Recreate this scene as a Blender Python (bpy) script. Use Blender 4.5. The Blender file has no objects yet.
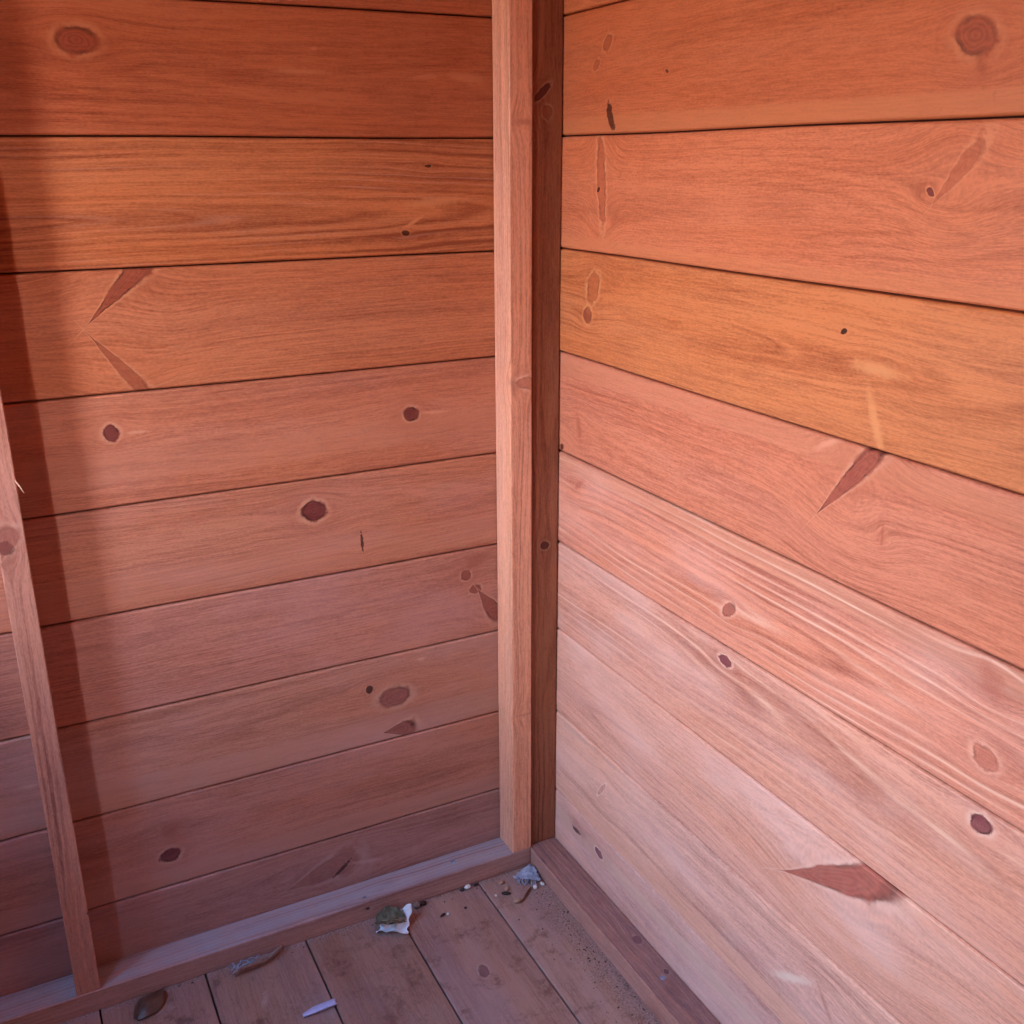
import bpy, bmesh, math, random
from mathutils import Vector, Matrix, noise as mnoise
random.seed(7)
scene = bpy.context.scene
COL = scene.collection

# ------------------------------------------------------------------ helpers
def lin(r, g, b):
    f = lambda c: (c/255/12.92) if c/255 <= 0.04045 else ((c/255+0.055)/1.055)**2.4
    return (f(r), f(g), f(b), 1.0)

def link_mesh(name, bm, mats, parent=None, loc=(0, 0, 0), smooth=False):
    me = bpy.data.meshes.new(name)
    bmesh.ops.recalc_face_normals(bm, faces=bm.faces)
    bm.to_mesh(me); bm.free()
    for m in (mats if isinstance(mats, (list, tuple)) else [mats]):
        me.materials.append(m)
    if smooth:
        for p in me.polygons: p.use_smooth = True
    o = bpy.data.objects.new(name, me)
    o.location = loc
    COL.objects.link(o)
    if parent: o.parent = parent
    return o

def tag(o, label=None, cat=None, kind=None, group=None):
    if label: o['label'] = label
    if cat: o['category'] = cat
    if kind: o['kind'] = kind
    if group: o['group'] = group
    return o

def add_box(bm, lo, hi, bevel=0.0, mat=0, segs=2):
    ret = bmesh.ops.create_cube(bm, size=1.0)
    vs = ret['verts']
    for v in vs:
        v.co = Vector([lo[i] + (v.co[i]+0.5)*(hi[i]-lo[i]) for i in range(3)])
    fs = set(f for v in vs for f in v.link_faces)
    for f in fs: f.material_index = mat
    if bevel > 0:
        es = list(set(e for v in vs for e in v.link_edges))
        r = bmesh.ops.bevel(bm, geom=es, offset=bevel, segments=segs, affect='EDGES', profile=0.6)
        for f in r['faces']: f.material_index = mat

def add_tube(bm, pts, radii, sides=7):
    rings = []
    for i, p in enumerate(pts):
        p = Vector(p)
        a = Vector(pts[max(i-1, 0)]); b = Vector(pts[min(i+1, len(pts)-1)])
        t = (b-a).normalized()
        n = t.cross(Vector((0.13, 0.2, 1))).normalized(); m = t.cross(n)
        r = radii[i] if isinstance(radii, (list, tuple)) else radii
        rings.append([bm.verts.new(p + r*(math.cos(2*math.pi*k/sides)*n + math.sin(2*math.pi*k/sides)*m)) for k in range(sides)])
    for i in range(len(rings)-1):
        for k in range(sides):
            bm.faces.new((rings[i][k], rings[i][(k+1) % sides], rings[i+1][(k+1) % sides], rings[i+1][k]))
    bm.faces.new(rings[0]); bm.faces.new(list(reversed(rings[-1])))

# ------------------------------------------------------------------ shader expressions
class G:
    """small arithmetic on node sockets"""
    def __init__(s, nt): s.nt = nt
    def m(s, op, *a, clamp=False):
        n = s.nt.nodes.new('ShaderNodeMath'); n.operation = op; n.use_clamp = clamp
        for i, x in enumerate(a):
            if isinstance(x, (int, float)): n.inputs[i].default_value = x
            else: s.nt.links.new(x, n.inputs[i])
        return n.outputs[0]
    def add(s, *a):
        r = a[0]
        for x in a[1:]: r = s.m('ADD', r, x)
        return r
    def mul(s, *a):
        r = a[0]
        for x in a[1:]: r = s.m('MULTIPLY', r, x)
        return r
    def sub(s, a, b): return s.m('SUBTRACT', a, b)
    def madd(s, a, b, c): return s.m('MULTIPLY_ADD', a, b, c)
    def vec(s, x, y, z=0.0):
        n = s.nt.nodes.new('ShaderNodeCombineXYZ')
        for i, v in enumerate((x, y, z)):
            if isinstance(v, (int, float)): n.inputs[i].default_value = v
            else: s.nt.links.new(v, n.inputs[i])
        return n.outputs[0]
    def sep(s, v):
        n = s.nt.nodes.new('ShaderNodeSeparateXYZ'); s.nt.links.new(v, n.inputs[0]); return n.outputs
    def noise(s, v, scale=1.0, detail=2.0, rough=0.5, dist=0.0):
        n = s.nt.nodes.new('ShaderNodeTexNoise')
        n.inputs['Scale'].default_value = scale; n.inputs['Detail'].default_value = detail
        n.inputs['Roughness'].default_value = rough; n.inputs['Distortion'].default_value = dist
        s.nt.links.new(v, n.inputs['Vector']); return n.outputs['Fac']
    def step(s, x, a, b):            # smooth 0 -> 1 while x goes a -> b
        n = s.nt.nodes.new('ShaderNodeMapRange'); n.interpolation_type = 'SMOOTHSTEP'
        lo, hi, t0, t1 = (a, b, 0.0, 1.0) if a < b else (b, a, 1.0, 0.0)
        n.inputs['From Min'].default_value = lo; n.inputs['From Max'].default_value = hi
        n.inputs['To Min'].default_value = t0; n.inputs['To Max'].default_value = t1
        s.nt.links.new(x, n.inputs['Value']); return n.outputs['Result']
    def mix(s, f, a, b, mode='MIX'):
        n = s.nt.nodes.new('ShaderNodeMix'); n.data_type = 'RGBA'; n.blend_type = mode; n.clamp_factor = True
        for sock, x in ((n.inputs[0], f), (n.inputs[6], a), (n.inputs[7], b)):
            if isinstance(x, (int, float)): sock.default_value = x
            elif isinstance(x, tuple): sock.default_value = x
            else: s.nt.links.new(x, sock)
        return n.outputs[2]
    def local(s, v, u0, v0, ang, ra, rb):
        n = s.nt.nodes.new('ShaderNodeMapping'); n.vector_type = 'TEXTURE'
        n.inputs['Location'].default_value = (u0, v0, 0); n.inputs['Rotation'].default_value = (0, 0, ang)
        n.inputs['Scale'].default_value = (ra, rb, 1); s.nt.links.new(v, n.inputs['Vector']); return n.outputs[0]
    def length(s, v):
        n = s.nt.nodes.new('ShaderNodeVectorMath'); n.operation = 'LENGTH'; s.nt.links.new(v, n.inputs[0]); return n.outputs['Value']

def scale_col(c, k, tint=(1, 1, 1)):
    return (min(c[0]*k*tint[0], 1), min(c[1]*k*tint[1], 1), min(c[2]*k*tint[2], 1), 1.0)

TINT = (1.0, 1.27, 1.34)
# knot kinds: colour multiplier (rgb), pale rim, dark rim, swirl of the grain, inner rings, halo
KN = {
    'ring':    dict(c=(.46, .32, .35), a=.75, rim=.55, rin=.60, sw=1.0, rings=.9, halo=.25, wob=.25),
    'eye':     dict(c=(.70, .55, .55), a=.60, rim=.70, rin=.50, sw=.9, rings=.4, halo=.15, wob=.45),
    'dark':    dict(c=(.27, .14, .23), a=.95, rim=.80, rin=.75, sw=1.0, rings=.55, halo=.42, wob=.38),
    'purple':  dict(c=(.42, .29, .42), a=.75, rim=.55, rin=.45, sw=1.0, rings=.6, halo=.25, wob=.3),
    'red':     dict(c=(.46, .28, .30), a=.80, rim=.60, rin=.60, sw=.9, rings=.4, halo=.30, wob=.4),
    'black':   dict(c=(.10, .08, .10), a=.95, rim=.30, rin=.20, sw=.8, rings=.0, halo=.18, wob=.4),
    'spike':   dict(c=(.44, .27, .31), a=.82, rim=.65, rin=.75, sw=.9, rings=.75, halo=.25, wob=.34, taper=1),
    'spike2':  dict(c=(.48, .32, .36), a=.62, rim=.60, rin=.45, sw=.9, rings=.6, halo=.15, wob=.35, taper=1),
    'spikeh':  dict(c=(.48, .25, .24), a=.92, rim=.45, rin=.60, sw=1.0, rings=.45, halo=.15, wob=.26, taper=1),
    'feather': dict(c=(.56, .40, .38), a=.50, rim=.55, rin=.25, sw=1.0, rings=.9, halo=.20, wob=.5, taper=1),
    'pale':    dict(e0=1.35, e1=.25, c=(1.28, 1.62, 1.75), a=.78, rim=.0, rin=.0, sw=.25, rings=.0, halo=.0, wob=.45),
    'faint':   dict(e0=1.45, e1=.35, c=(.62, .48, .48), a=.60, rim=.0, rin=.0, sw=.7, rings=.3, halo=.20, wob=.5),
    'scratch': dict(c=(.12, .09, .12), a=.90, rim=.15, rin=.0, sw=.4, rings=.0, halo=.10, wob=.6),
}

def wood(name, base, axes=('X', 'Z'), knots=(), seed=0.0, contrast=.35, pitch=.0045, vc=0.0, h0=.03, hs=.02,
         u0=0.0, bands=(), wear_sky=0.0, fibre=.34, blotch=.3, rough=.5, bump=.25, warp=.010, pale_grain=0.0, dust=None, top=None, grime=0.0, wear_sky_col=None, spec=.35, redsh=.0):
    """stained softwood; u runs along the grain, v across it, both in metres of the object's own space"""
    m = bpy.data.materials.new(name); m.use_nodes = True
    base = (min(base[0]*TINT[0], .9), min(base[1]*TINT[1], .9), min(base[2]*TINT[2], .9), 1.0)
    nt = m.node_tree; g = G(nt)
    for n in list(nt.nodes): nt.nodes.remove(n)
    out = nt.nodes.new('ShaderNodeOutputMaterial'); bs = nt.nodes.new('ShaderNodeBsdfPrincipled')
    nt.links.new(bs.outputs[0], out.inputs[0])
    tc = nt.nodes.new('ShaderNodeTexCoord'); xyz = g.sep(tc.outputs['Object'])
    ax = dict(X=xyz[0], Y=xyz[1], Z=xyz[2])
    def axis(a):
        if a in ax: return ax[a]
        return g.sub(ax[a[0]], ax[a[2]])          # 'X-Y' wraps the grain round a post
    u, v = axis(axes[0]), axis(axes[1])
    P = g.vec(u, v, 0.0)
    low = g.noise(g.vec(g.mul(u, 2.2), g.mul(v, 9.0), seed), 1.0, 2.0)
    gr = g.madd(g.sub(low, .5), warp*2, v)
    big = g.noise(g.vec(g.mul(u, 3.0), g.mul(v, 14.0), seed+31.7), 1.0, 3.0)
    small = g.noise(g.vec(g.mul(u, 120.0), g.mul(v, 120.0), seed+3.0), 1.0, 2.0)
    ks = []; nz_of = {}
    for (ku, kv, ang, ra, rb, kind) in knots:
        k = KN[kind]
        lv = g.local(P, ku, kv, ang, max(ra, .0012), max(rb, .0012))
        if k.get('taper'):
            s = g.sep(lv)
            q = g.m('DIVIDE', s[1], g.m('MAXIMUM', g.madd(s[0], .55, .62), .08))
            lv = g.vec(s[0], q, 0.0)
        r = g.length(lv)
        nz = g.noise(g.vec(g.mul(u, 1.0), v, seed+ku*50), .8/max(min(ra, rb), .003), 4.0, .62)
        r = g.mul(r, g.madd(g.sub(nz, .5), k['wob']*2.6+.25, 1.0))
        ks.append((k, r)); nz_of[id(r)] = nz
        R = max(ra, rb)
        if k['sw'] > 0:                               # the grain parts round the knot
            ca, sa = abs(math.cos(ang)), abs(math.sin(ang))
            ev = max(ra*sa, rb*ca); eu = max(ra*ca, rb*sa)
            l2 = g.length(g.local(P, ku, kv, 0.0, eu*1.3+.016, ev*1.5+.004))
            w = g.m('EXPONENT', g.mul(g.mul(l2, l2), -1.0))
            gr = g.sub(gr, g.mul(g.sub(v, kv), w, k['sw']*.92))
    dv = g.sub(gr, vc)
    hh = g.add(h0, g.mul(g.sub(u, u0), hs), g.mul(g.sub(big, .5), .02))
    rad = g.m('SQRT', g.add(g.mul(dv, dv), g.mul(hh, hh)))
    ph = g.madd(rad, 2*math.pi/pitch, g.mul(big, 5.0))
    wv = g.madd(g.m('SINE', ph), .5, .5)
    rn = g.noise(g.vec(g.mul(u, 1.6), g.madd(rad, 1.0/pitch, g.mul(big, .9)), seed+41.0), 1.0, 2.0, .6)
    ring = g.add(g.mul(g.m('POWER', wv, 2.2), .40), g.mul(g.step(rn, .40, .72), .75))
    fib = g.noise(g.vec(g.mul(u, 42.0), g.mul(gr, 640.0), seed+9.1), 1.0, 3.0, .65)
    fib2 = g.noise(g.vec(g.mul(u, 260.0), g.mul(gr, 760.0), seed+5.3), 1.0, 1.0, .6)
    bl = g.noise(g.vec(g.mul(u, 5.0), g.mul(gr, 26.0), seed+77.0), 1.0, 3.0, .55)
    mod = g.step(g.noise(g.vec(g.mul(u, 2.5), g.mul(v, 16.0), seed+13.0), 1.0, 2.0), .3, .7)
    light = scale_col(base, 1.14, (1.0, 1.06, 1.07))
    dark = scale_col(base, .54, (1.0, .76, .76))
    streak = g.noise(g.vec(g.mul(u, 3.5), g.mul(gr, 150.0), seed+19.0), 1.0, 3.0, .6)
    f = g.add(g.mul(ring, g.madd(mod, 1.0*contrast, .45*contrast)), g.mul(g.sub(fib, .5), fibre*4.2), g.mul(g.sub(fib2, .5), fibre*2.2), g.mul(g.sub(streak, .5), .9*fibre+.9*contrast), g.mul(g.sub(bl, .5), blotch*1.9), .14)
    c = g.mix(g.m('ADD', f, 0.0, clamp=True), light, dark)
    hue = g.noise(g.vec(g.mul(u, 2.4), g.mul(gr, 20.0), seed+63.0), 1.0, 3.0, .55)   # the stain took unevenly along the grain
    c = g.mix(g.mul(g.step(hue, .42, .66), .55), c, g.mix(1.0, c, (.98, .86, .74, 1), 'MULTIPLY'))
    c = g.mix(g.mul(g.step(hue, .48, .28), .40), c, g.mix(1.0, c, (.86, .84, .92, 1), 'MULTIPLY'))
    for (b0, b1, colr, a) in bands:                  # a strip of sapwood running along the board
        e = g.madd(g.sub(low, .5), .02, v)
        t = g.mul(g.step(e, b0-.002, b0+.002), g.step(e, b1+.002, b1-.002), a)
        c = g.mix(t, c, g.mix(.45, scale_col(base, colr[0], colr[1:]), c, 'MULTIPLY') if False else scale_col(base, colr[0], colr[1:]))
    if pale_grain > 0:                               # raised pale lines where the stain has worn off the early wood
        line = g.m('POWER', g.madd(g.m('SINE', g.add(ph, g.mul(streak, 3.0), 2.6)), .5, .5), 5.0)
        t = g.mul(line, g.step(streak, .40, .66), g.step(bl, .36, .66), g.madd(fib, .9, .4), pale_grain)
        c = g.mix(t, c, lin(244, 205, 180))
    if wear_sky > 0:                                     # chalky worn stain, also bluish sky light painted on the lower boards
        wn = g.noise(g.vec(g.mul(u, 4.0), g.mul(v, 11.0), seed+55.0), 1.0, 4.0, .6)
        wf = g.mul(g.step(wn, .42, .72), g.madd(fib, .8, .4), wear_sky)
        c = g.mix(wf, c, wear_sky_col or lin(240, 212, 206))
    speck = g.step(small, .70, .78)
    c = g.mix(g.mul(speck, .22), c, scale_col(base, .45, (1, .8, .9)))
    for k, r in ks:
        if k['halo']:
            c = g.mix(g.mul(g.m('EXPONENT', g.mul(g.mul(r, r), -.22)), k['halo']), c, scale_col(base, .72, (1.05, .80, .76)))
        if k['rim']:
            d = g.mul(g.sub(r, 1.24), 4.0)
            c = g.mix(g.mul(g.m('EXPONENT', g.mul(g.mul(d, d), -1.0)), g.madd(g.step(nz_of[id(r)], .3, .62), .9, .25), k['rim']), c, scale_col(base, 1.15, (1.05, 1.35, 1.45)))
        kc = (base[0]*k['c'][0], base[1]*k['c'][1], base[2]*k['c'][2], 1.0)
        kc = tuple(min(x, .9) for x in kc[:3])+(1.0,)
        if k['rings']:
            rr = g.madd(g.m('SINE', g.madd(r, 24.0, g.mul(nz_of[id(r)], 7.0))), .5, .5)
            kcol = g.mix(g.mul(rr, k['rings']*.75), kc, scale_col(kc, 1.7, (1, 1.05, 1.05)))
        else: kcol = kc
        c = g.mix(g.mul(g.step(r, k.get('e0', 1.10), k.get('e1', .86)), g.madd(fib, .5, .72), k['a']), c, kcol)
        if k['rin']:
            d = g.mul(g.sub(r, .98), 8.0)
            c = g.mix(g.mul(g.m('EXPONENT', g.mul(g.mul(d, d), -1.0)), g.step(nz_of[id(r)], .36, .62), k['rin']*1.3), c, scale_col(kc, .40))
    if dust:                                         # grit lying along an edge: (axis, position, width, side)
        for (a, p0, wd, sg, amt) in dust:
            dd = g.mul(g.sub(ax[a], p0), sg)
            n = g.noise(g.vec(g.mul(xyz[0], 1.0), xyz[1], 0), 60.0, 5.0, .65)
            n2 = g.noise(g.vec(xyz[0], xyz[1], 4.0), 430.0, 4.0, .7)
            t = g.mul(g.step(g.add(dd, g.mul(g.sub(n, .5), wd*1.6)), wd, 0.0), g.madd(n2, .9, .35), amt)
            c = g.mix(t, c, g.mix(g.step(n2, .42, .6), lin(106, 88, 88), lin(192, 166, 162)))
    if grime:                                        # old spills and trodden-in dirt
        g1 = g.noise(g.vec(xyz[0], xyz[1], seed), 26.0, 5.0, .68)
        g2 = g.noise(g.vec(xyz[0], xyz[1], seed+8.0), 75.0, 4.0, .65)
        c = g.mix(g.mul(g.step(g1, .50, .68), g.step(g2, .38, .60), grime), c, scale_col(base, .30, (1.0, .72, .66)))
        c = g.mix(g.mul(g.step(g2, .64, .74), .35*grime), c, lin(196, 176, 172))
    if top:                                          # settled dust and skylight tone, painted on what faces up
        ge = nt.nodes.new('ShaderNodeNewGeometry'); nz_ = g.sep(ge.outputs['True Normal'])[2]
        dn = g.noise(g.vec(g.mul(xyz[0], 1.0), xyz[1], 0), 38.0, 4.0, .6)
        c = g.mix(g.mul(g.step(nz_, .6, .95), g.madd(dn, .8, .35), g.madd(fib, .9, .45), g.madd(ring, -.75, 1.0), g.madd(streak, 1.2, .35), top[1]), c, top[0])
    nt.links.new(c, bs.inputs['Base Color'])
    rr = g.add(rough, g.mul(g.sub(bl, .5), .25), g.mul(ring, -.08))
    nt.links.new(rr, bs.inputs['Roughness'])
    bs.inputs['Specular IOR Level'].default_value = spec
    bp = nt.nodes.new('ShaderNodeBump'); bp.inputs['Strength'].default_value = bump; bp.inputs['Distance'].default_value = .0012
    hgt = g.noise(g.vec(g.mul(u, 40.0), g.mul(v, 600.0), seed+9.1), 1.0, 3.0, .65)
    nt.links.new(hgt, bp.inputs['Height']); nt.links.new(bp.outputs[0], bs.inputs['Normal'])
    return m

def plain(name, col, rough=.7, noise_amt=.25, scale=120, metallic=0.0, col2=None, bump=.3, trans=0.0, spec=.3):
    m = bpy.data.materials.new(name); m.use_nodes = True
    nt = m.node_tree; g = G(nt); bs = nt.nodes['Principled BSDF']
    tc = nt.nodes.new('ShaderNodeTexCoord')
    n = g.noise(tc.outputs['Object'], scale, 4.0, .6)
    c = g.mix(g.mul(g.step(n, .3, .7), 1.0 if col2 else noise_amt), col, col2 or scale_col(col, .4))
    nt.links.new(c, bs.inputs['Base Color']); bs.inputs['Roughness'].default_value = rough
    bs.inputs['Metallic'].default_value = metallic; bs.inputs['Specular IOR Level'].default_value = spec
    if trans: bs.inputs['Transmission Weight'].default_value = trans
    bp = nt.nodes.new('ShaderNodeBump'); bp.inputs['Strength'].default_value = bump; bp.inputs['Distance'].default_value = .001
    nt.links.new(n, bp.inputs['Height']); nt.links.new(bp.outputs[0], bs.inputs['Normal'])
    return m

# ------------------------------------------------------------------ dimensions (metres)
PITCH = .1199
D = .0423                # depth of the framing timbers
HP = .0278               # height of the bottom rails
XW, YF, ZC = -0.98, -1.80, 1.55   # far walls and ceiling

KL = {'A': [(-0.4888, 1.0254, 0.04, 0.0179, 0.0116, 'ring'),
       (-0.2812, 1.0052, -0.01, 0.0317, 0.0028, 'pale'),
       (-0.1471, 1.0043, 0.11, 0.0179, 0.0029, 'pale'),
       (-0.0999, 1.0041, -0.09, 0.0261, 0.005, 'pale'),
       (-0.2668, 1.0268, -0.07, 0.0041, 0.0019, 'pale')],
 'B': [(-0.1762, 0.8454, -0.03, 0.0041, 0.0032, 'black'),
       (-0.1473, 0.9147, -0.01, 0.0035, 0.0016, 'black'),
       (-0.1385, 0.8776, 0.05, 0.0383, 0.0053, 'pale'),
       (-0.1652, 0.8572, 0.48, 0.0142, 0.0022, 'pale')],
 'C': [(-0.4746, 0.8061, 0.77, 0.0513, 0.012, 'spike'), (-0.4873, 0.7272, -0.92, 0.0448, 0.0079, 'spike2')],
 'D': [(-0.5038, 0.6598, -0.12, 0.0076, 0.0083, 'dark'),
       (-0.1776, 0.6429, -0.11, 0.0087, 0.0083, 'dark'),
       (-0.4783, 0.6578, -0.03, 0.0122, 0.0021, 'pale'),
       (-0.1475, 0.6419, -0.05, 0.019, 0.0024, 'pale')],
 'E': [(-0.3008, 0.5439, -0.16, 0.014, 0.0119, 'dark'), (-0.245, 0.4966, -1.53, 0.0126, 0.0018, 'scratch')],
 'F': [(-0.1122, 0.4288, -0.09, 0.0069, 0.0068, 'red'),
       (-0.0994, 0.4079, -0.02, 0.0077, 0.0056, 'red'),
       (-0.0807, 0.3832, -0.98, 0.0273, 0.0128, 'spike'),
       (-0.098, 0.4457, 0.41, 0.0213, 0.0073, 'faint')],
 'G': [(-0.2458, 0.3024, -0.1, 0.0045, 0.0055, 'black'),
       (-0.2129, 0.2843, -0.02, 0.0213, 0.0129, 'purple'),
       (-0.2096, 0.237, -0.01, 0.0217, 0.0118, 'spike'),
       (-0.1764, 0.3279, -0.03, 0.0068, 0.0028, 'pale')],
 'H': [(-0.4975, 0.1803, 0.07, 0.0103, 0.0112, 'faint'), (-0.5004, 0.1479, 0.04, 0.0109, 0.0085, 'dark')],
 'I': [(-0.3205, 0.0587, 0.21, 0.0479, 0.0212, 'feather'),
       (-0.2959, 0.0558, 0.67, 0.0162, 0.0026, 'scratch'),
       (-0.2611, 0.0551, -0.16, 0.0241, 0.0031, 'pale')],
 'Lbay': [(-0.6337, 0.2832, -0.07, 0.0108, 0.0025, 'pale'), (-0.6127, 0.1117, 0.17, 0.0138, 0.0021, 'pale')]}
KR = {'A': [(-0.5755, 0.9955, -2.83, 0.0165, 0.0115, 'ring'),
       (-0.5832, 0.9769, -2.19, 0.0062, 0.004, 'faint'),
       (-0.1235, 1.0321, 2.51, 0.0091, 0.0059, 'eye'),
       (-0.1031, 1.0127, 2.61, 0.0067, 0.0042, 'eye'),
       (-0.1326, 0.9616, -2.01, 0.015, 0.0053, 'scratch'),
       (-0.2293, 0.9983, -2.75, 0.0027, 0.0014, 'dark')],
 'B': [(-0.1189, 0.9002, 1.46, 0.0428, 0.0079, 'eye'),
       (-0.1133, 0.8899, 2.52, 0.0036, 0.0021, 'black'),
       (-0.5745, 0.9093, 2.29, 0.0292, 0.0071, 'feather'),
       (-0.5545, 0.8979, -2.43, 0.004, 0.0022, 'dark')],
 'C': [(-0.0966, 0.7562, 2.02, 0.0092, 0.0084, 'purple'),
       (-0.1071, 0.7874, 2.02, 0.0157, 0.0111, 'eye'),
       (-0.4864, 0.7919, 2.77, 0.0033, 0.0024, 'black'),
       (-0.5283, 0.7264, 1.16, 0.0304, 0.0051, 'pale'),
       (-0.523, 0.7681, -3.12, 0.028, 0.0062, 'pale')],
 'D': [(-0.5071, 0.6751, 2.27, 0.0514, 0.0104, 'spike'),
       (-0.0406, 0.591, 2.75, 0.0039, 0.0037, 'black'),
       (-0.0801, 0.6235, -1.84, 0.0147, 0.0047, 'faint'),
       (-0.5471, 0.6402, 1.54, 0.0087, 0.0015, 'faint'),
       (-0.4802, 0.6993, 2.66, 0.0164, 0.0033, 'pale')],
 'E': [(-0.3698, 0.5057, 2.5, 0.0116, 0.0058, 'red'),
       (-0.0822, 0.5535, 2.41, 0.0107, 0.0029, 'faint'),
       (-0.6659, 0.506, -2.93, 0.0111, 0.0085, 'eye'),
       (-0.6606, 0.5672, -2.27, 0.0149, 0.0083, 'faint')],
 'F': [(-0.3698, 0.4507, -3.13, 0.0094, 0.0051, 'dark'), (-0.6715, 0.452, 3.13, 0.0097, 0.0075, 'dark')],
 'G': [(-0.5429, 0.3135, 2.63, 0.076, 0.0195, 'spikeh')],
 'H': [(-0.1509, 0.1726, 2.18, 0.0137, 0.0028, 'eye'),
       (-0.4806, 0.2307, -2.59, 0.0127, 0.0088, 'faint'),
       (-0.5007, 0.1684, 2.61, 0.0345, 0.0053, 'pale'),
       (-0.5451, 0.1745, -2.25, 0.0173, 0.0025, 'faint'),
       (-0.6816, 0.2994, 1.58, 0.0222, 0.0013, 'faint')],
 'I': [(-0.0957, 0.0805, -3.04, 0.0211, 0.0098, 'faint'), (-0.1479, 0.0758, -2.93, 0.0088, 0.005, 'dark'), (-0.0908, 0.0741, 3.1, 0.0105, 0.0033, 'scratch')]}

# boards, top to bottom; bluish light low down is partly put into the colours
S = lambda r, g, b: lin(r, g, b)
LILAC = lin(196, 160, 166)  # worn grey-lilac with blue sky light mixed into the colour
LEFT = dict(
    Z=dict(base=S(176, 92, 62), seed=1.1, contrast=.3, vc=1.12),
    A=dict(base=S(176, 90, 58), seed=2.7, contrast=.30, pitch=.006, vc=1.00, h0=.012, hs=-.05, u0=-.2, blotch=.45, redsh=.2),
    B=dict(base=S(192, 106, 66), seed=3.9, contrast=.75, pitch=.0062, vc=.865, h0=.004, hs=.05, u0=-.5, blotch=.3, pale_grain=.25),
    C=dict(base=S(192, 108, 74), seed=4.4, contrast=.45, pitch=.0032, vc=.60, h0=.01, hs=.01),
    D=dict(base=S(190, 110, 82), wear_sky=.10, wear_sky_col=LILAC, seed=5.2, contrast=.25, pitch=.005, vc=.64, h0=.03, hs=-.03, bands=[(.607, .640, (1.08, 1, 1.1, 1.15), .35)]),
    E=dict(base=S(188, 112, 86), wear_sky=.20, wear_sky_col=LILAC, seed=6.6, contrast=.40, pitch=.0040, vc=.54, h0=.02, hs=.06, u0=-.3, bands=[(.47, .507, (1.1, 1, 1.08, 1.1), .4)]),
    F=dict(base=S(186, 114, 94), wear_sky=.28, wear_sky_col=LILAC, seed=7.3, contrast=.35, pitch=.0036, vc=.43, h0=.025, hs=.02),
    G=dict(base=S(184, 118, 98), wear_sky=.40, wear_sky_col=LILAC, seed=8.8, contrast=.35, pitch=.0045, vc=.29, h0=.02, hs=-.04, bands=[(.228, .262, (1.02, 1, 1.15, 1.3), .5)]),
    H=dict(base=S(178, 110, 92), wear_sky=.30, wear_sky_col=LILAC, seed=9.5, contrast=.28, pitch=.007, vc=.17, h0=.03, hs=.02, blotch=.5, bands=[(.104, .133, (1.05, 1, 1.18, 1.25), .6)]),
    I=dict(base=S(166, 110, 100), wear_sky=.35, wear_sky_col=LILAC, seed=10.1, contrast=.35, pitch=.006, vc=.06, h0=.02, hs=.03, blotch=.45),
)
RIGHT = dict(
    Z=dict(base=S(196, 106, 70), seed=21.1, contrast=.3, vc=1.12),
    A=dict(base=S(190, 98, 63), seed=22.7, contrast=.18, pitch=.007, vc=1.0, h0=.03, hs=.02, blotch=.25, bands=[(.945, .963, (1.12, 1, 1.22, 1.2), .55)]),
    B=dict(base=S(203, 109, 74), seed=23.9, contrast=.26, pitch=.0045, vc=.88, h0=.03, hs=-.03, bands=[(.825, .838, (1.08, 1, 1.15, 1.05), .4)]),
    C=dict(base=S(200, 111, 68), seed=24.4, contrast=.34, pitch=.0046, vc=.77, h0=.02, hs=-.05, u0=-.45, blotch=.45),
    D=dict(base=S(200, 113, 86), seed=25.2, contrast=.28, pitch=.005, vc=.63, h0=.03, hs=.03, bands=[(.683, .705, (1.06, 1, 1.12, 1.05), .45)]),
    E=dict(base=S(212, 128, 104), seed=26.6, contrast=.62, pitch=.0085, vc=.515, h0=.006, hs=.055, u0=-.16, blotch=.4, pale_grain=1.0, wear_sky=.25, bump=.5, bands=[(.565, .588, (1.04, 1, 1.2, 1.15), .4)]),
    F=dict(base=S(214, 142, 122), seed=27.3, contrast=.45, pitch=.009, vc=.425, h0=.004, hs=-.06, u0=-.08, blotch=.3, pale_grain=.9, wear_sky=.45),
    G=dict(base=S(222, 152, 132), seed=28.8, contrast=.28, pitch=.006, vc=.27, h0=.03, hs=.04, pale_grain=.35, wear_sky=.62),
    H=dict(base=S(230, 164, 144), seed=29.5, contrast=.3, pitch=.008, vc=.18, h0=.03, hs=.03, blotch=.5, wear_sky=.5, bands=[(.10, .132, (1.04, 1, .95, .85), .4)]),
    I=dict(base=S(222, 160, 146), seed=30.1, contrast=.4, pitch=.009, vc=.05, h0=.02, hs=.04, wear_sky=.45, blotch=.4, bands=[(.062, .082, (1.05, 1, 1.2, 1.1), .5)]),
)
LET = ['A', 'B', 'C', 'D', 'E', 'F', 'G', 'H', 'I']

ZL = [.1050, .2245, .3427, .4625, .5815, .6995, .8215, .9433, 1.0650]      # joints of the left wall
ZR = [.1045, .2250, .3460, .4655, .5840, .7055, .8245, .9450, 1.0670]      # joints of the right wall
ZE = [.1055+.1199*i for i in range(9)]
def board_rows(zref):
    """(letter, z0, z1) of each board from the lowest up"""
    rows = [('I', 0.0, zref[0])]
    for k in range(8): rows.append((LET[7-k], zref[k], zref[k+1]))
    z = zref[8]
    while z < ZC+.02:
        rows.append(('Z', z, z+PITCH)); z += PITCH
    return rows

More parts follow.
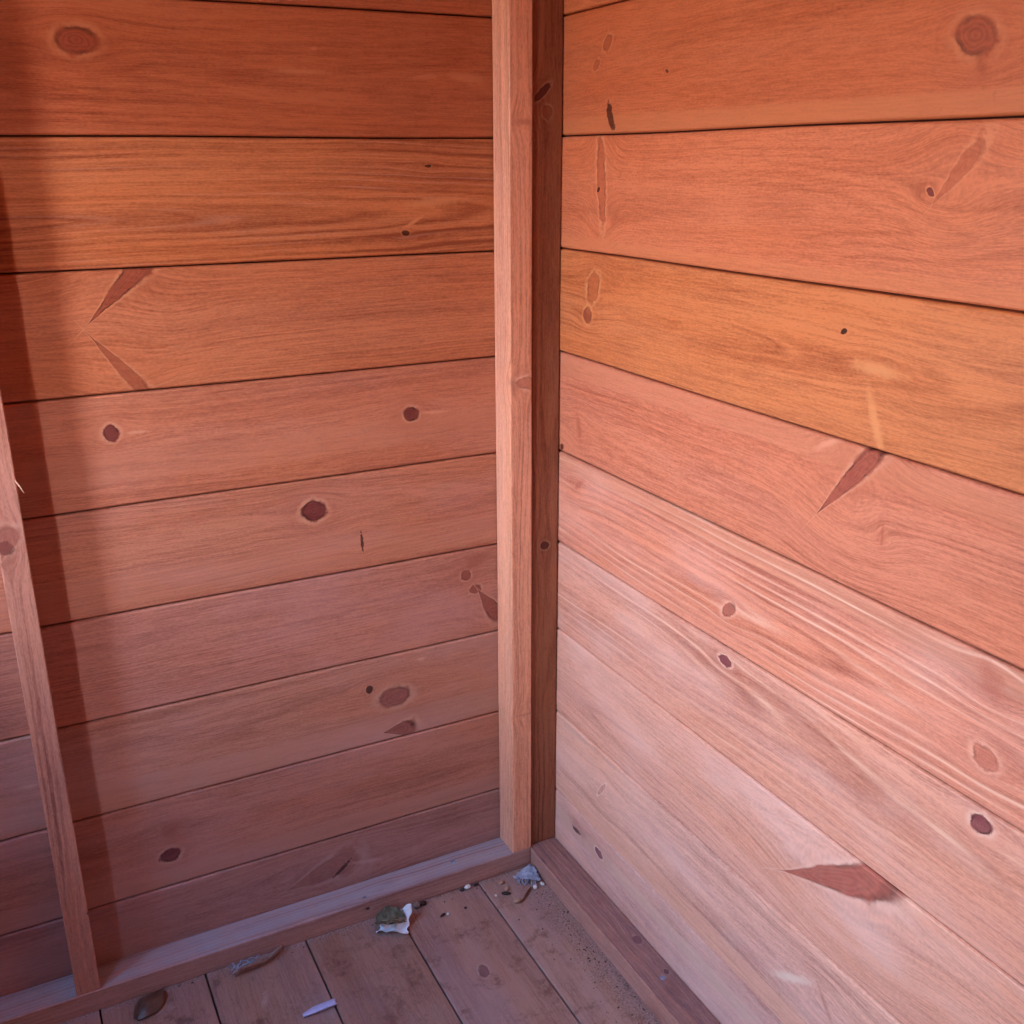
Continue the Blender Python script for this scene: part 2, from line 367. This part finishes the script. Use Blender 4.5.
def planking(bm, a0, a1, z0, z1, place, mat, off=0.0, wob=0.0):
    """one matched board: face with eased edges and a narrow joint. place(a, depth, z) -> point; depth grows into the wall"""
    n = max(2, int((a1-a0)/.05)); gap, ease = .0008, .0020
    prof = [(z0+gap, .010), (z0+gap, .0025), (z0+gap+ease*.5, .0007), (z0+gap+ease, 0.0),
            ((z0+z1)/2, -.0003), (z1-gap-ease, 0.0), (z1-gap-ease*.4, .0007), (z1-gap, .0022), (z1-gap, .010)]
    cols = []
    for i in range(n+1):
        a = a0+(a1-a0)*i/n
        row = []
        for (z, d) in prof:
            w = wob*mnoise.noise(Vector((a*3.1, round(z, 1)*0+z0*17, 2.2)))
            dz = .0007*mnoise.noise(Vector((a*5.0, (z0 if z < (z0+z1)/2 else z1)*9, 1.0)))
            row.append(bm.verts.new(place(a, d+off+w, z+dz)))
        cols.append(row)
    for i in range(n):
        for j in range(len(prof)-1):
            f = bm.faces.new((cols[i][j], cols[i+1][j], cols[i+1][j+1], cols[i][j+1])); f.material_index = mat
    for row in (cols[0], cols[-1]):
        f = bm.faces.new(row); f.material_index = mat

def boarded_wall(name, a0, a1, place, mats, zref, holes=(), seed=0):
    bm = bmesh.new(); rnd = random.Random(seed)
    idx = {k: i for i, k in enumerate(mats)}
    back = len(mats)
    for (L, z0, z1) in board_rows(zref):
        segs = [(a0, a1)]
        for (h0, h1, hz0, hz1) in holes:
            zc = (z0+z1)/2
            if hz0 < zc < hz1:
                new = []
                for (s0, s1) in segs:
                    if h0 > s0: new.append((s0, min(s1, h0)))
                    if h1 < s1: new.append((max(s0, h1), s1))
                segs = new
        off = rnd.uniform(-.0006, .0006)
        for (s0, s1) in segs: planking(bm, s0, s1, z0, z1, place, idx.get(L, idx.get('Z', 0)), off, .0006)
    # the back of the cladding, seen only down the joints
    def backbox(s0, s1, z0, z1):
        p, q = place(s0, .009, z0), place(s1, .020, z1)
        add_box(bm, [min(p[i], q[i]) for i in range(3)], [max(p[i], q[i]) for i in range(3)], 0, back)
    if not holes: backbox(a0, a1, 0, ZC)
    else:
        hs = sorted(holes); cur = a0
        for (h0, h1, hz0, hz1) in hs:
            backbox(cur, h0, 0, ZC)
            if hz0 > 0.01: backbox(h0, h1, 0, hz0)
            backbox(h0, h1, hz1, ZC); cur = h1
        backbox(cur, a1, 0, ZC)
    return link_mesh(name, bm, list(mats.values())+[M_BACK])

M_BACK = plain('dark joint timber', lin(70, 34, 22), .9)

# ------------------------------------------------------------------ the two walls in view
ml = {}
for k in LEFT:
    kn = list(KL.get(k, []))
    if k == 'G': kn += KL['Lbay'][:1]
    if k == 'H': kn += KL['Lbay'][1:]
    ml[k] = wood('left board '+k, knots=kn, axes=('X', 'Z'), **LEFT[k])
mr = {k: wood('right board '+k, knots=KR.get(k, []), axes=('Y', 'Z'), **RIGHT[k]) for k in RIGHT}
wl = boarded_wall('wall_left', XW, -.0005, lambda a, d, z: (a, d, z), ml, ZL, seed=3)
tag(wl, 'orange-stained horizontal board wall with knots, left of the corner post', 'wall', 'structure')
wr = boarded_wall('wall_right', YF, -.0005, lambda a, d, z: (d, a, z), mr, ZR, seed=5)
tag(wr, 'bright pinkish-orange horizontal board wall, right of the corner', 'wall', 'structure')

# ------------------------------------------------------------------ the rest of the shed
mo = {k: wood('other board '+k, S(200, 116, 78), axes=('Y', 'Z'), seed=40+i*3.1, contrast=.4, vc=.4+.1*i) for i, k in enumerate('AB')}
mo2 = {k: wood('front board '+k, S(200, 116, 78), axes=('X', 'Z'), seed=60+i*3.1, contrast=.4, vc=.4+.1*i) for i, k in enumerate('AB')}
def two(d): return {L: d['A' if i % 2 else 'B'] for i, L in enumerate(LET+['Z'])}
DOOR = (-.645, -.475, .4652, 1.1846)
WIN = (-.34, -.18, .5851, 1.1846)
we = boarded_wall('wall_entrance', YF, 0.0, lambda a, d, z: (XW-d, a, z), two(mo), ZE, holes=[DOOR, WIN], seed=8)
tag(we, 'board wall with two window openings', 'wall', 'structure')
wf = boarded_wall('wall_front', XW, 0.0, lambda a, d, z: (a, YF-d, z), two(mo2), ZE, seed=9)
tag(wf, 'board wall opposite the left wall', 'wall', 'structure')
bm = bmesh.new(); x = XW-.02; i = 0
mc = [wood('ceiling board %d' % i, S(196, 116, 80), axes=('Y', 'X'), seed=80+i*2.3, contrast=.4, vc=-.3*i) for i in range(2)]
while x < .02:
    add_box(bm, (x+.001, YF-.02, ZC), (x+PITCH-.001, .02, ZC+.018), .0015, i % 2, 1); x += PITCH; i += 1
ce = link_mesh('ceiling', bm, mc); tag(ce, 'stained board ceiling', 'ceiling', 'structure')

# opening frames
M_FRAME = wood('frame timber', S(200, 120, 86), axes=('Z', 'X-Y'), seed=91, contrast=.4)
def frame(name, hole, label, cat, bottom):
    y0, y1, z0, z1 = hole; bm = bmesh.new(); t, dp = .03, .05
    add_box(bm, (XW-.03, y0, z0), (XW-.03+dp, y0+t, z1), .002); add_box(bm, (XW-.03, y1-t, z0), (XW-.03+dp, y1, z1), .002)
    add_box(bm, (XW-.03, y0+t, z1-t), (XW-.03+dp, y1-t, z1), .002)
    if bottom: add_box(bm, (XW-.03, y0+t, z0), (XW-.03+dp, y1-t, z0+t), .002)
    tag(link_mesh(name, bm, M_FRAME), label, cat, 'structure')
frame('window_1', DOOR, 'timber frame of the unglazed window far from the left wall', 'window', True)
frame('window_2', WIN, 'timber frame of the unglazed window near the left wall', 'window', True)

# floor
FB = [-.0015+0, -.1225, -.2405, -.3600, -.4830, -.6020]
edges = [.02, -.1225, -.2405, -.3600, -.4830, -.6020]
while edges[-1] > XW-.02: edges.append(edges[-1]-PITCH)
fl_k = {0: [(-.52, -.08, .3, .010, .005, 'faint')], 1: [(-.213, -.163, .0, .013, .008, 'purple')] and [(-.19, -.185, .2, .010, .006, 'purple')],
        2: [(-.22, -.315, .6, .014, .007, 'faint'), (-.25, -.29, .2, .008, .006, 'red')], 3: [(-.115, -.43, .4, .012, .004, 'pale')]}
FCOL = [S(172, 122, 106), S(164, 114, 100), S(152, 104, 90), S(154, 106, 92), S(152, 104, 92), S(148, 100, 90)]
mf = []
for i in range(6):
    mf.append(wood('floor board %d' % i, FCOL[i], axes=('Y', 'X'), seed=101+i*4.7, contrast=.2, pitch=.007, vc=(edges[i]+edges[i+1])/2, h0=.015, hs=.05,
                   knots=fl_k.get(i, []), blotch=.75, fibre=.3, wear_sky=.45, wear_sky_col=lin(158, 142, 150), rough=.55, spec=.3, grime=.65,
                   dust=[('X', -D, .055, -1, .65), ('Y', -D, .012, -1, .55)]))
bm = bmesh.new()
for i in range(len(edges)-1):
    add_box(bm, (edges[i+1]+.0010, YF-.02, -.018), (edges[i]-.0010, .02, 0), .0014, i % 6, 2)
add_box(bm, (XW-.02, YF-.02, -.03), (.02, .02, -.0155), 0, 6)
fl = link_mesh('floor', bm, mf+[M_BACK]); tag(fl, 'dusty reddish-brown floorboards running away from the corner', 'floor', 'structure')

# ------------------------------------------------------------------ framing timbers
def timber(name, lo, hi, mat, bevel=.0018, parent=None):
    """a planed timber; its origin is the middle of its foot"""
    c = Vector(((lo[0]+hi[0])/2, (lo[1]+hi[1])/2, lo[2]))
    L, H = Vector(lo)-c, Vector(hi)-c
    bm = bmesh.new(); add_box(bm, L, H, bevel, 0, 3)
    long = max(range(3), key=lambda i: H[i]-L[i])
    es = [e for e in bm.edges if abs((e.verts[0].co-e.verts[1].co).normalized()[long]) > .99 and e.calc_length() > .1]
    bmesh.ops.subdivide_edges(bm, edges=es, cuts=24, use_grid_fill=True)
    for v in bm.verts:                               # slightly uneven sawing
        for a in range(3):
            if a != long: v.co[a] += .0005*mnoise.noise(Vector((v.co[long]*6, a*7.0, c[0]*9+c[1]*5)))*(1 if v.co[a] > 0 else 1)
    return link_mesh(name, bm, mat, parent, c)

W = .0283
base_l = timber('baseboard_left', (XW, -D, 0), (-D-.0006, -.0012, HP),
    wood('rail left', S(176, 120, 106), axes=('X', 'Y-Z'), seed=131, contrast=.55, pitch=.0055, vc=-.048, h0=.003, hs=.01, top=(lin(160, 178, 200), .80), wear_sky=.15, wear_sky_col=lin(182, 172, 188), knots=[(-.246-(XW-D-.0006)/2, -.001-HP, .3, .013, .005, 'faint'), (-.278-(XW-D-.0006)/2, -.010-HP, .2, .003, .002, 'black')]))  # top colour mixes dust with painted blue skylight
tag(base_l, 'weathered bottom rail on the floor along the left wall', 'baseboard', 'structure')
base_r = timber('baseboard_right', (-D, YF, 0), (-.0012, -.0012, HP),
    wood('rail right', S(190, 126, 110), axes=('Y', 'X-Z'), seed=137, contrast=.6, pitch=.0055, vc=-.024, h0=.003, hs=-.01, u0=.6, blotch=.4,
         knots=[(.723, .005-HP, .3, .006, .004, 'faint'), (.644, .011-HP, .2, .007, .005, 'purple'), (.585, .012-HP, .2, .004, .003, 'dark'), (.56, .004-HP, .1, .016, .006, 'faint')], top=(lin(92, 74, 88), .95), wear_sky=.15, wear_sky_col=lin(170, 140, 140)))
tag(base_r, 'dark purplish-brown bottom rail on the floor along the right wall', 'baseboard', 'structure')

ZT = ZC-.002
def post_mat(nm, seed, base, kn, **k):
    return wood(nm, base, axes=('Z', 'X-Y'), seed=seed, contrast=k.pop('contrast', .42), pitch=k.pop('pitch', .0042), vc=k.pop('vc', .05), h0=.02, hs=.01, knots=kn, **k)
post = timber('corner_post', (-D+.0010-W, -D+.0006, HP), (-D+.0010, -.0012, ZT),
    post_mat('post timber', 151, S(228, 152, 124), [(.646, .030, .1, .007, .016, 'eye'), (.931, .028, .1, .0035, .014, 'faint'), (.209, .028, .0, .0012, .016, 'faint'), (.646, .012, .5, .005, .012, 'faint')]))
tag(post, 'pale upright post in front of the darker stud in the corner, right of centre', 'post')
cs = timber('corner_stud', (-D+.0024, -.0362, HP), (-.0012, -.0012, ZT),
    post_mat('shaded stud timber', 157, S(150, 84, 60), [(.942, .018, .1, .007, .006, 'eye'), (.962, .012, .8, .012, .004, 'dark'), (.437, .018, .2, .005, .006, 'dark')], contrast=.6, vc=.03))  # shade beside the post is put into this darker colour
tag(cs, 'brown stud with painted-in shade tucked into the corner beside the right wall', 'stud')
ls = timber('wall_stud', (-.5975-.0256, -D+.0006, HP), (-.5975, -.0012, ZT),
    post_mat('left stud timber', 163, S(192, 122, 100), [(.541, .014, .9, .007, .008, 'black'), (.545, .016, .4, .016, .011, 'spike2'), (.105, .033, .1, .002, .0015, 'black')], contrast=.7, pitch=.005))
tag(ls, 'upright wall stud at the left edge with a dark knot, on the left bottom rail', 'stud')

M_SPL = plain('pale splinter', lin(238, 206, 176), .8)
bm = bmesh.new(); add_tube(bm, [(.0118, -.0212, .607), (.0140, -.0222, .603), (.0162, -.0226, .598), (.0180, -.0224, .5935)], [.0004, .0007, .0006, .0002], 6)
sp = link_mesh('splinter', bm, M_SPL, ls); sp['label'] = 'pale curled splinter sticking out of the stud'

def screw(parent, wx, wy, nm='screw', r=.0036, col=lin(168, 184, 215)):
    bm = bmesh.new(); N = 18
    prof = [(r, 0), (r, .0007), (r*.75, .0011), (r*.3, .0012)]
    rings = [[bm.verts.new((q*math.cos(2*math.pi*i/N), q*math.sin(2*math.pi*i/N), z)) for i in range(N)] for q, z in prof]
    rings.append([bm.verts.new((r*.28*math.cos(2*math.pi*i/N)*(1 if i % 4 < 2 else .45), r*.28*math.sin(2*math.pi*i/N)*(1 if i % 4 < 2 else .45), .0004)) for i in range(N)])
    for a, b in zip(rings, rings[1:]):
        for i in range(N): bm.faces.new((a[i], a[(i+1) % N], b[(i+1) % N], b[i]))
    bm.faces.new(rings[-1])
    p = parent.location
    o = link_mesh(nm, bm, plain('zinc screw', col, .32, .2, 400, .85), parent, (wx-p[0], wy-p[1], HP-p[2]+.0001), True)
    o['label'] = 'shiny zinc screw head'
screw(base_r, -.0190, -.322)
screw(base_l, -.1490, -.020, r=.0030)

# ------------------------------------------------------------------ litter on the floor
def sheet(bm, outline_w, length, nx, ny, shape, thick=.0005):
    """a thin curled sheet with real thickness. outline_w(t)->half width; shape(s,t,x,y)->z and optional shifts"""
    top = []; bot = []
    for j in range(ny+1):
        t = j/ny; hw = max(outline_w(t), .0004); ra = []; rb = []
        for i in range(nx+1):
            s = -1+2*i/nx
            p = shape(s, t, s*hw, (t-.5)*length)
            ra.append(bm.verts.new(p)); rb.append(bm.verts.new((p[0], p[1], p[2]-thick)))
        top.append(ra); bot.append(rb)
    for j in range(ny):
        for i in range(nx):
            bm.faces.new((top[j][i], top[j][i+1], top[j+1][i+1], top[j+1][i]))
            bm.faces.new((bot[j][i], bot[j+1][i], bot[j+1][i+1], bot[j][i+1]))
    for j in range(ny):
        bm.faces.new((top[j][0], top[j+1][0], bot[j+1][0], bot[j][0])); bm.faces.new((top[j][nx], bot[j][nx], bot[j+1][nx], top[j+1][nx]))
    for i in range(nx):
        bm.faces.new((top[0][i], bot[0][i], bot[0][i+1], top[0][i+1])); bm.faces.new((top[ny][i], top[ny][i+1], bot[ny][i+1], bot[ny][i]))

def drop(o, z=.0003):
    """set the object down so its lowest point touches height z"""
    bpy.context.view_layer.update()
    lo = min((o.matrix_world @ v.co).z for v in o.data.vertices)
    o.location.z += z-lo

M_LEAF = plain('grey-green dry leaf', lin(118, 112, 92), .75, col2=lin(78, 72, 58), scale=160, bump=.6)
M_RIB = plain('leaf rib', lin(150, 138, 112), .8)
M_PAPER = plain('white paper', lin(232, 236, 244), .8, .12, 90)
M_BROWN = plain('brown leaf', lin(104, 72, 58), .45, col2=lin(76, 50, 42), scale=110, bump=.35, spec=.6)
M_WEB = plain('grey cobweb', lin(178, 192, 216), .9, col2=lin(118, 132, 156), scale=120, bump=.5)

# torn white paper: lies flat in front, folded up at the back right
def paper_shape(s, t, x, y):
    z = .0015+.0015*math.sin(7*s+3*t)
    lift = max(0, t-.42)/.58
    z += .024*lift**1.2*(.55+.45*s) + .002*mnoise.noise(Vector((x*140, y*140, 0)))
    fr = max(0, .16-t)/.16
    z += .006*fr*(1-.5*abs(s))
    return (x+.006*lift*(.5+.5*s), y-.006*lift, z)
bm = bmesh.new(); sheet(bm, lambda t: .0200*(1-.25*t)*(1+.08*math.sin(t*17)), .036, 18, 18, paper_shape, .0006)
pp = link_mesh('paper_scrap', bm, M_PAPER, loc=(-.2525, -.0700, 0), smooth=True); pp.rotation_euler = (0, 0, math.radians(-32)); drop(pp)
tag(pp, 'crumpled white paper scrap under the grey-green leaf by the left bottom rail', 'paper')
# curled leaf on it
def leaf_shape(s, t, x, y):
    z = .0100*abs(s)**1.4*(.6+.4*math.sin(3*t)) + .0045*math.sin(t*math.pi) + .0018*math.sin(15*t+4*s) + .002*mnoise.noise(Vector((x*120, y*120, 3)))
    return (x*(1-.22*abs(s)), y, z)
bm = bmesh.new(); sheet(bm, lambda t: .0165*math.sin(math.pi*min(.98, .06+t*.9))**.65, .038, 18, 22, leaf_shape, .0005)
lf = link_mesh('dried_leaf', bm, M_LEAF, loc=(-.2575, -.0690, .02), smooth=True); lf.rotation_euler = (math.radians(4), math.radians(14), math.radians(-118)); drop(lf, .0066)
bm = bmesh.new(); add_tube(bm, [(0, -.017, .0010), (.0004, -.008, .0036), (0, .001, .0046), (0, .009, .0036), (0, .016, .0012), (.001, .021, .0008)], [.0007, .0007, .0006, .0005, .0004, .0003], 6)
link_mesh('leaf_rib', bm, M_RIB, lf, smooth=True)
tag(lf, 'curled grey-green dry leaf lying on the white paper scrap', 'leaf', group='dead leaves on the floor')

# glossy brown oval leaf
def brown_shape(s, t, x, y):
    return (x, y, .0075*(1-s*s)*math.sin(math.pi*min(1, t+.02))+.0012*math.sin(9*t)*s)
bm = bmesh.new(); sheet(bm, lambda t: .0150*math.sin(math.pi*(.04+.93*t))**.75, .044, 14, 20, brown_shape, .0005)
bl = link_mesh('oval_leaf', bm, M_BROWN, loc=(-.5505, -.0635, 0), smooth=True); bl.rotation_euler = (math.radians(6), 0, math.radians(-50)); drop(bl)
bm = bmesh.new(); add_tube(bm, [(0, -.0215, .001), (0, -.01, .0060), (0, 0, .0079), (0, .011, .0062), (0, .0215, .001), (.001, .027, .0008)], [.0007, .0007, .0006, .0005, .0005, .0004], 6)
link_mesh('leaf_rib', bm, M_BROWN, bl, smooth=True)
tag(bl, 'dark brown oval leaf on the floor below the left stud', 'leaf', group='dead leaves on the floor')

# long folded dry leaf and the dusty web beside it
def long_shape(s, t, x, y):
    return (x+.004*math.sin(2.4*t), y, .007*abs(s)+.002*math.sin(8*t)+.002*s*math.sin(3*t))
M_LONG = plain('pinkish dry leaf', lin(176, 140, 128), .7, col2=lin(128, 94, 84), scale=140)
bm = bmesh.new(); sheet(bm, lambda t: .0042*math.sin(math.pi*(.05+.9*t))**.6, .066, 8, 22, long_shape, .0005)
ll = link_mesh('folded_leaf', bm, M_LONG, loc=(-.4215, -.0565, 0), smooth=True); ll.rotation_euler = (0, 0, math.radians(-73)); drop(ll)
tag(ll, 'narrow folded pinkish dry leaf lying against the left bottom rail', 'leaf', group='dead leaves on the floor')
bm = bmesh.new(); rnd = random.Random(4)
for i in range(26):
    a = Vector((rnd.uniform(-.016, .013), rnd.uniform(-.007, .004), rnd.uniform(.0008, .007)))
    b = a+Vector((rnd.uniform(-.014, .014), rnd.uniform(-.006, .006), rnd.uniform(-.003, .003)))
    b.z = max(b.z, .0006); b.y = min(b.y, .0045); mid = (a+b)/2+Vector((0, 0, .0012))
    add_tube(bm, [a, mid, b], [.0004, .0007, .0003], 5)
for i in range(9):
    p = Vector((rnd.uniform(-.013, .010), rnd.uniform(-.006, .002), .0012)); r = rnd.uniform(.0010, .0021)
    bmesh.ops.create_icosphere(bm, subdivisions=1, radius=r, matrix=Matrix.Translation(p+Vector((0, 0, r*.4))))
wb = link_mesh('cobweb', bm, M_WEB, loc=(-.437, -.0490, 0)); drop(wb)
tag(wb, 'dusty grey tuft of cobweb beside the narrow folded leaf', 'cobweb')

# pale rolled strip
M_STRIP = plain('lilac strip', lin(196, 192, 226), .5, .15, 200)
def strip_shape(s, t, x, y):
    a = s*1.7; r = .0044*(.55+.45*min(1, t*3))
    return (r*math.sin(a), y, r*(1-math.cos(a))*.9+.0005)
bm = bmesh.new(); sheet(bm, lambda t: .004, .040, 12, 14, strip_shape, .0004)
st = link_mesh('paper_strip', bm, M_STRIP, loc=(-.3775, -.1590, 0), smooth=True); st.rotation_euler = (0, 0, math.radians(-88)); drop(st)
tag(st, 'small rolled lilac-white strip lying on the floorboards near the bottom edge', 'paper')

# grey sheet of web in the corner
def corner_shape(s, t, x, y):
    return (x, y, .005+.005*t*(1-.5*abs(s)) - .003*math.exp(-((s+.4)**2+(t-.25)**2)*14) + .0028*mnoise.noise(Vector((x*180, y*180, 8)))-.004*max(0, -s)*t)
bm = bmesh.new(); sheet(bm, lambda t: .0185*(1-.66*t)*(1+.12*math.sin(t*21)), .026, 14, 12, corner_shape, .0006)
bm2 = bm
for i in range(10):
    a = Vector((-.014+.003*i, -.012-.001*(i % 3), .005)); add_tube(bm2, [a, a+Vector((rnd.uniform(-.003, .003), -.004, -.003)), a+Vector((rnd.uniform(-.004, .004), -.007, -.0052))], [.0008, .0006, .0004], 5)
cw = link_mesh('cobweb', bm2, M_WEB, loc=(-.0560, -.0612, 0), smooth=True); cw.rotation_euler = (0, 0, math.radians(-38)); drop(cw)
tag(cw, 'blue-grey sheet of cobweb in the floor corner between the two bottom rails', 'cobweb')

# crumbs
M_CR = [plain('white crumb', lin(235, 235, 232), .7), plain('tan seed', lin(186, 150, 128), .6), plain('dark seed', lin(62, 44, 42), .6), plain('grey pebble', lin(128, 112, 104), .7)]
def lump(name, x, y, r, mat, label, cat, sq=(1, 1, .75), rot=0, group=None, s=0):
    bm = bmesh.new(); bmesh.ops.create_icosphere(bm, subdivisions=2, radius=r)
    for v in bm.verts:
        k = 1+.28*mnoise.noise(v.co/r*1.3+Vector((s*3.1, x*90, y*90)))
        v.co = Vector((v.co.x*sq[0], v.co.y*sq[1], v.co.z*sq[2]))*k
    o = link_mesh(name, bm, mat, loc=(x, y, 0), smooth=True); o.rotation_euler = (0, 0, rot); drop(o)
    return tag(o, label, cat, None, group or {'seed': 'seeds on the floorboards', 'crumb': 'white crumbs on the floorboards'}.get(cat))
lump('pebble', -.2145, -.0500, .0050, M_CR[3], 'round grey-brown pebble against the left bottom rail, right of the paper scrap', 'pebble')
lump('seed', -.2050, -.0485, .0040, M_CR[2], 'dark brown seed right beside the round pebble', 'seed', (1.3, .8, .7))
lump('crumb', -.1400, -.0470, .0040, M_CR[0], 'white crumb touching the left bottom rail between the paper scrap and the corner', 'crumb', (1.2, .8, .7))
lump('seed', -.1480, -.0475, .0028, M_CR[2], 'small dark seed just left of the white crumb by the rail', 'seed', (1.4, .8, .7))
lump('seed', -.1285, -.0470, .0026, M_CR[2], 'small dark seed just right of the white crumb by the rail', 'seed', (1.4, .8, .7))
lump('crumb', -.1840, -.0815, .0020, M_CR[0], 'tiny white crumb on the floorboard between paper scrap and corner twig', 'crumb')
lump('seed', -.1905, -.0800, .0024, M_CR[2], 'dark seed sliver left of the tiny white crumb', 'seed', (1.8, .7, .6), .4)
lump('seed', -.1590, -.0810, .0018, M_CR[2], 'tiny dark seed speck alone mid-board left of the seam', 'seed')
lump('seed', -.0960, -.0590, .0034, M_CR[1], 'pale tan seed husk nearest the left bottom rail', 'seed', (1.4, .9, .7), .3)
lump('seed', -.0950, -.0735, .0034, M_CR[1], 'round tan seed in front of the pale husk', 'seed', (1.2, .9, .7), .6)
lump('seed', -.0995, -.0810, .0040, M_CR[2], 'dark sliver of seed in front of the round tan seed', 'seed', (1.7, .6, .5), -.5)
lump('crumb', -.1135, -.0780, .0019, M_CR[0], 'tiny white crumb on the floorboard seam', 'crumb')
lump('crumb', -.0600, -.0880, .0030, M_CR[0], 'bright white crumb in front of the corner cobweb', 'crumb', (1, 1.2, .9))
lump('crumb', -.0485, -.0865, .0026, M_CR[0], 'white crumb between the corner cobweb and the right bottom rail', 'crumb', (.8, 1.3, .8), .5)
M_TWIG = plain('brown stalk', lin(120, 70, 52), .6)
bm = bmesh.new(); add_tube(bm, [(-.0655, -.0860, .0030), (-.0720, -.0910, .0034), (-.0790, -.0965, .0026), (-.0850, -.1020, .0019), (-.0905, -.1045, .0017)], [.0009, .0013, .0014, .0012, .0010], 8)
tw = link_mesh('stalk', bm, M_TWIG, smooth=True); drop(tw)
tag(tw, 'thin curved brown stalk on the floorboard near the corner cobweb', 'stalk')
bm = bmesh.new(); bmesh.ops.create_icosphere(bm, subdivisions=2, radius=.0042, matrix=Matrix.Translation((-.0945, -.1015, .0036)) @ Matrix.Diagonal((1.3, .9, .75, 1)))
po = link_mesh('seed_pod', bm, M_CR[1], tw, smooth=True); po.location.z = -tw.location.z; po['label'] = 'tan seed pod at the end of the stalk'

# grit along the rails: far too fine to count
bm = bmesh.new(); rnd = random.Random(11)
for i in range(420):
    if i < 330:
        x = -D-.0015-abs(rnd.gauss(0, .022)); y = -.06-rnd.random()*.42
    else:
        x = -.07-rnd.random()*.50; y = -D-.0012-abs(rnd.gauss(0, .010))
    r = rnd.choice([.0004, .0005, .0006, .0008, .0012])
    M = Matrix.Translation((x, y, r*.45)) @ Matrix.Rotation(rnd.random()*6, 4, 'Z') @ Matrix.Diagonal((rnd.uniform(.7, 1.6), rnd.uniform(.6, 1), .6, 1))
    bmesh.ops.create_icosphere(bm, subdivisions=1, radius=r, matrix=M)
gr = link_mesh('dirt', bm, plain('dirt', lin(66, 52, 50), .9, col2=lin(104, 88, 84), scale=30))
tag(gr, 'fine dark grit scattered on the floorboards along the bottom rails', 'dirt', 'stuff')

# ------------------------------------------------------------------ light: daylight through the openings
world = bpy.data.worlds.new('World'); scene.world = world; world.use_nodes = True
nt = world.node_tree; g = G(nt); bg = nt.nodes['Background']
tc = nt.nodes.new('ShaderNodeTexCoord'); z = g.sep(tc.outputs['Generated'])[2]
sky = g.mix(g.step(z, 0.46, 0.72), (2.0, 2.05, 2.35, 1), (.42, 1.12, 2.3, 1))      # bright hazy horizon under a bluer zenith
c = g.mix(g.step(z, -.04, .02), (.85, .57, .36, 1), sky)
nt.links.new(c, bg.inputs['Color']); bg.inputs['Strength'].default_value = 1.0

def portal(hole, nm):
    y0, y1, z0, z1 = hole
    L = bpy.data.lights.new(nm, 'AREA'); L.shape = 'RECTANGLE'; L.size = y1-y0; L.size_y = z1-z0
    L.cycles.is_portal = True
    o = bpy.data.objects.new(nm, L); o.location = (XW-.06, (y0+y1)/2, (z0+z1)/2)
    # area lamps shine along -Z; turn that to +X with local Y upright
    o.rotation_euler = Matrix(((0, 0, -1), (-1, 0, 0), (0, 1, 0))).to_euler()
    COL.objects.link(o)
portal(DOOR, 'far_window_daylight'); portal(WIN, 'window_daylight')

# ------------------------------------------------------------------ camera
R = [[0.890482808284013, -0.454993353713712, -0.004627766952486775], [-0.15067461732381637, -0.2852631309143009, -0.9465316190362008], [0.42934546445134264, 0.8435674212635995, -0.3225778633721501]]
cam = bpy.data.cameras.new('camera'); cam.sensor_width = 36; cam.lens = 36*1033.074/1024; cam.clip_start = .01
co = bpy.data.objects.new('camera', cam); COL.objects.link(co); scene.camera = co
mw = Matrix((R[0], [-a for a in R[1]], [-a for a in R[2]])).transposed().to_4x4()
mw.translation = Vector((-0.60374073, -1.09349957, 0.92048473)); co.matrix_world = mw

vs = scene.view_settings
scene.display_settings.display_device = 'sRGB'
vs.view_transform = 'Standard'; vs.look = 'None'; vs.gamma = 1.0; vs.use_curve_mapping = False; vs.exposure = 4.3
scene.cycles.max_bounces = 8; scene.cycles.diffuse_bounces = 6
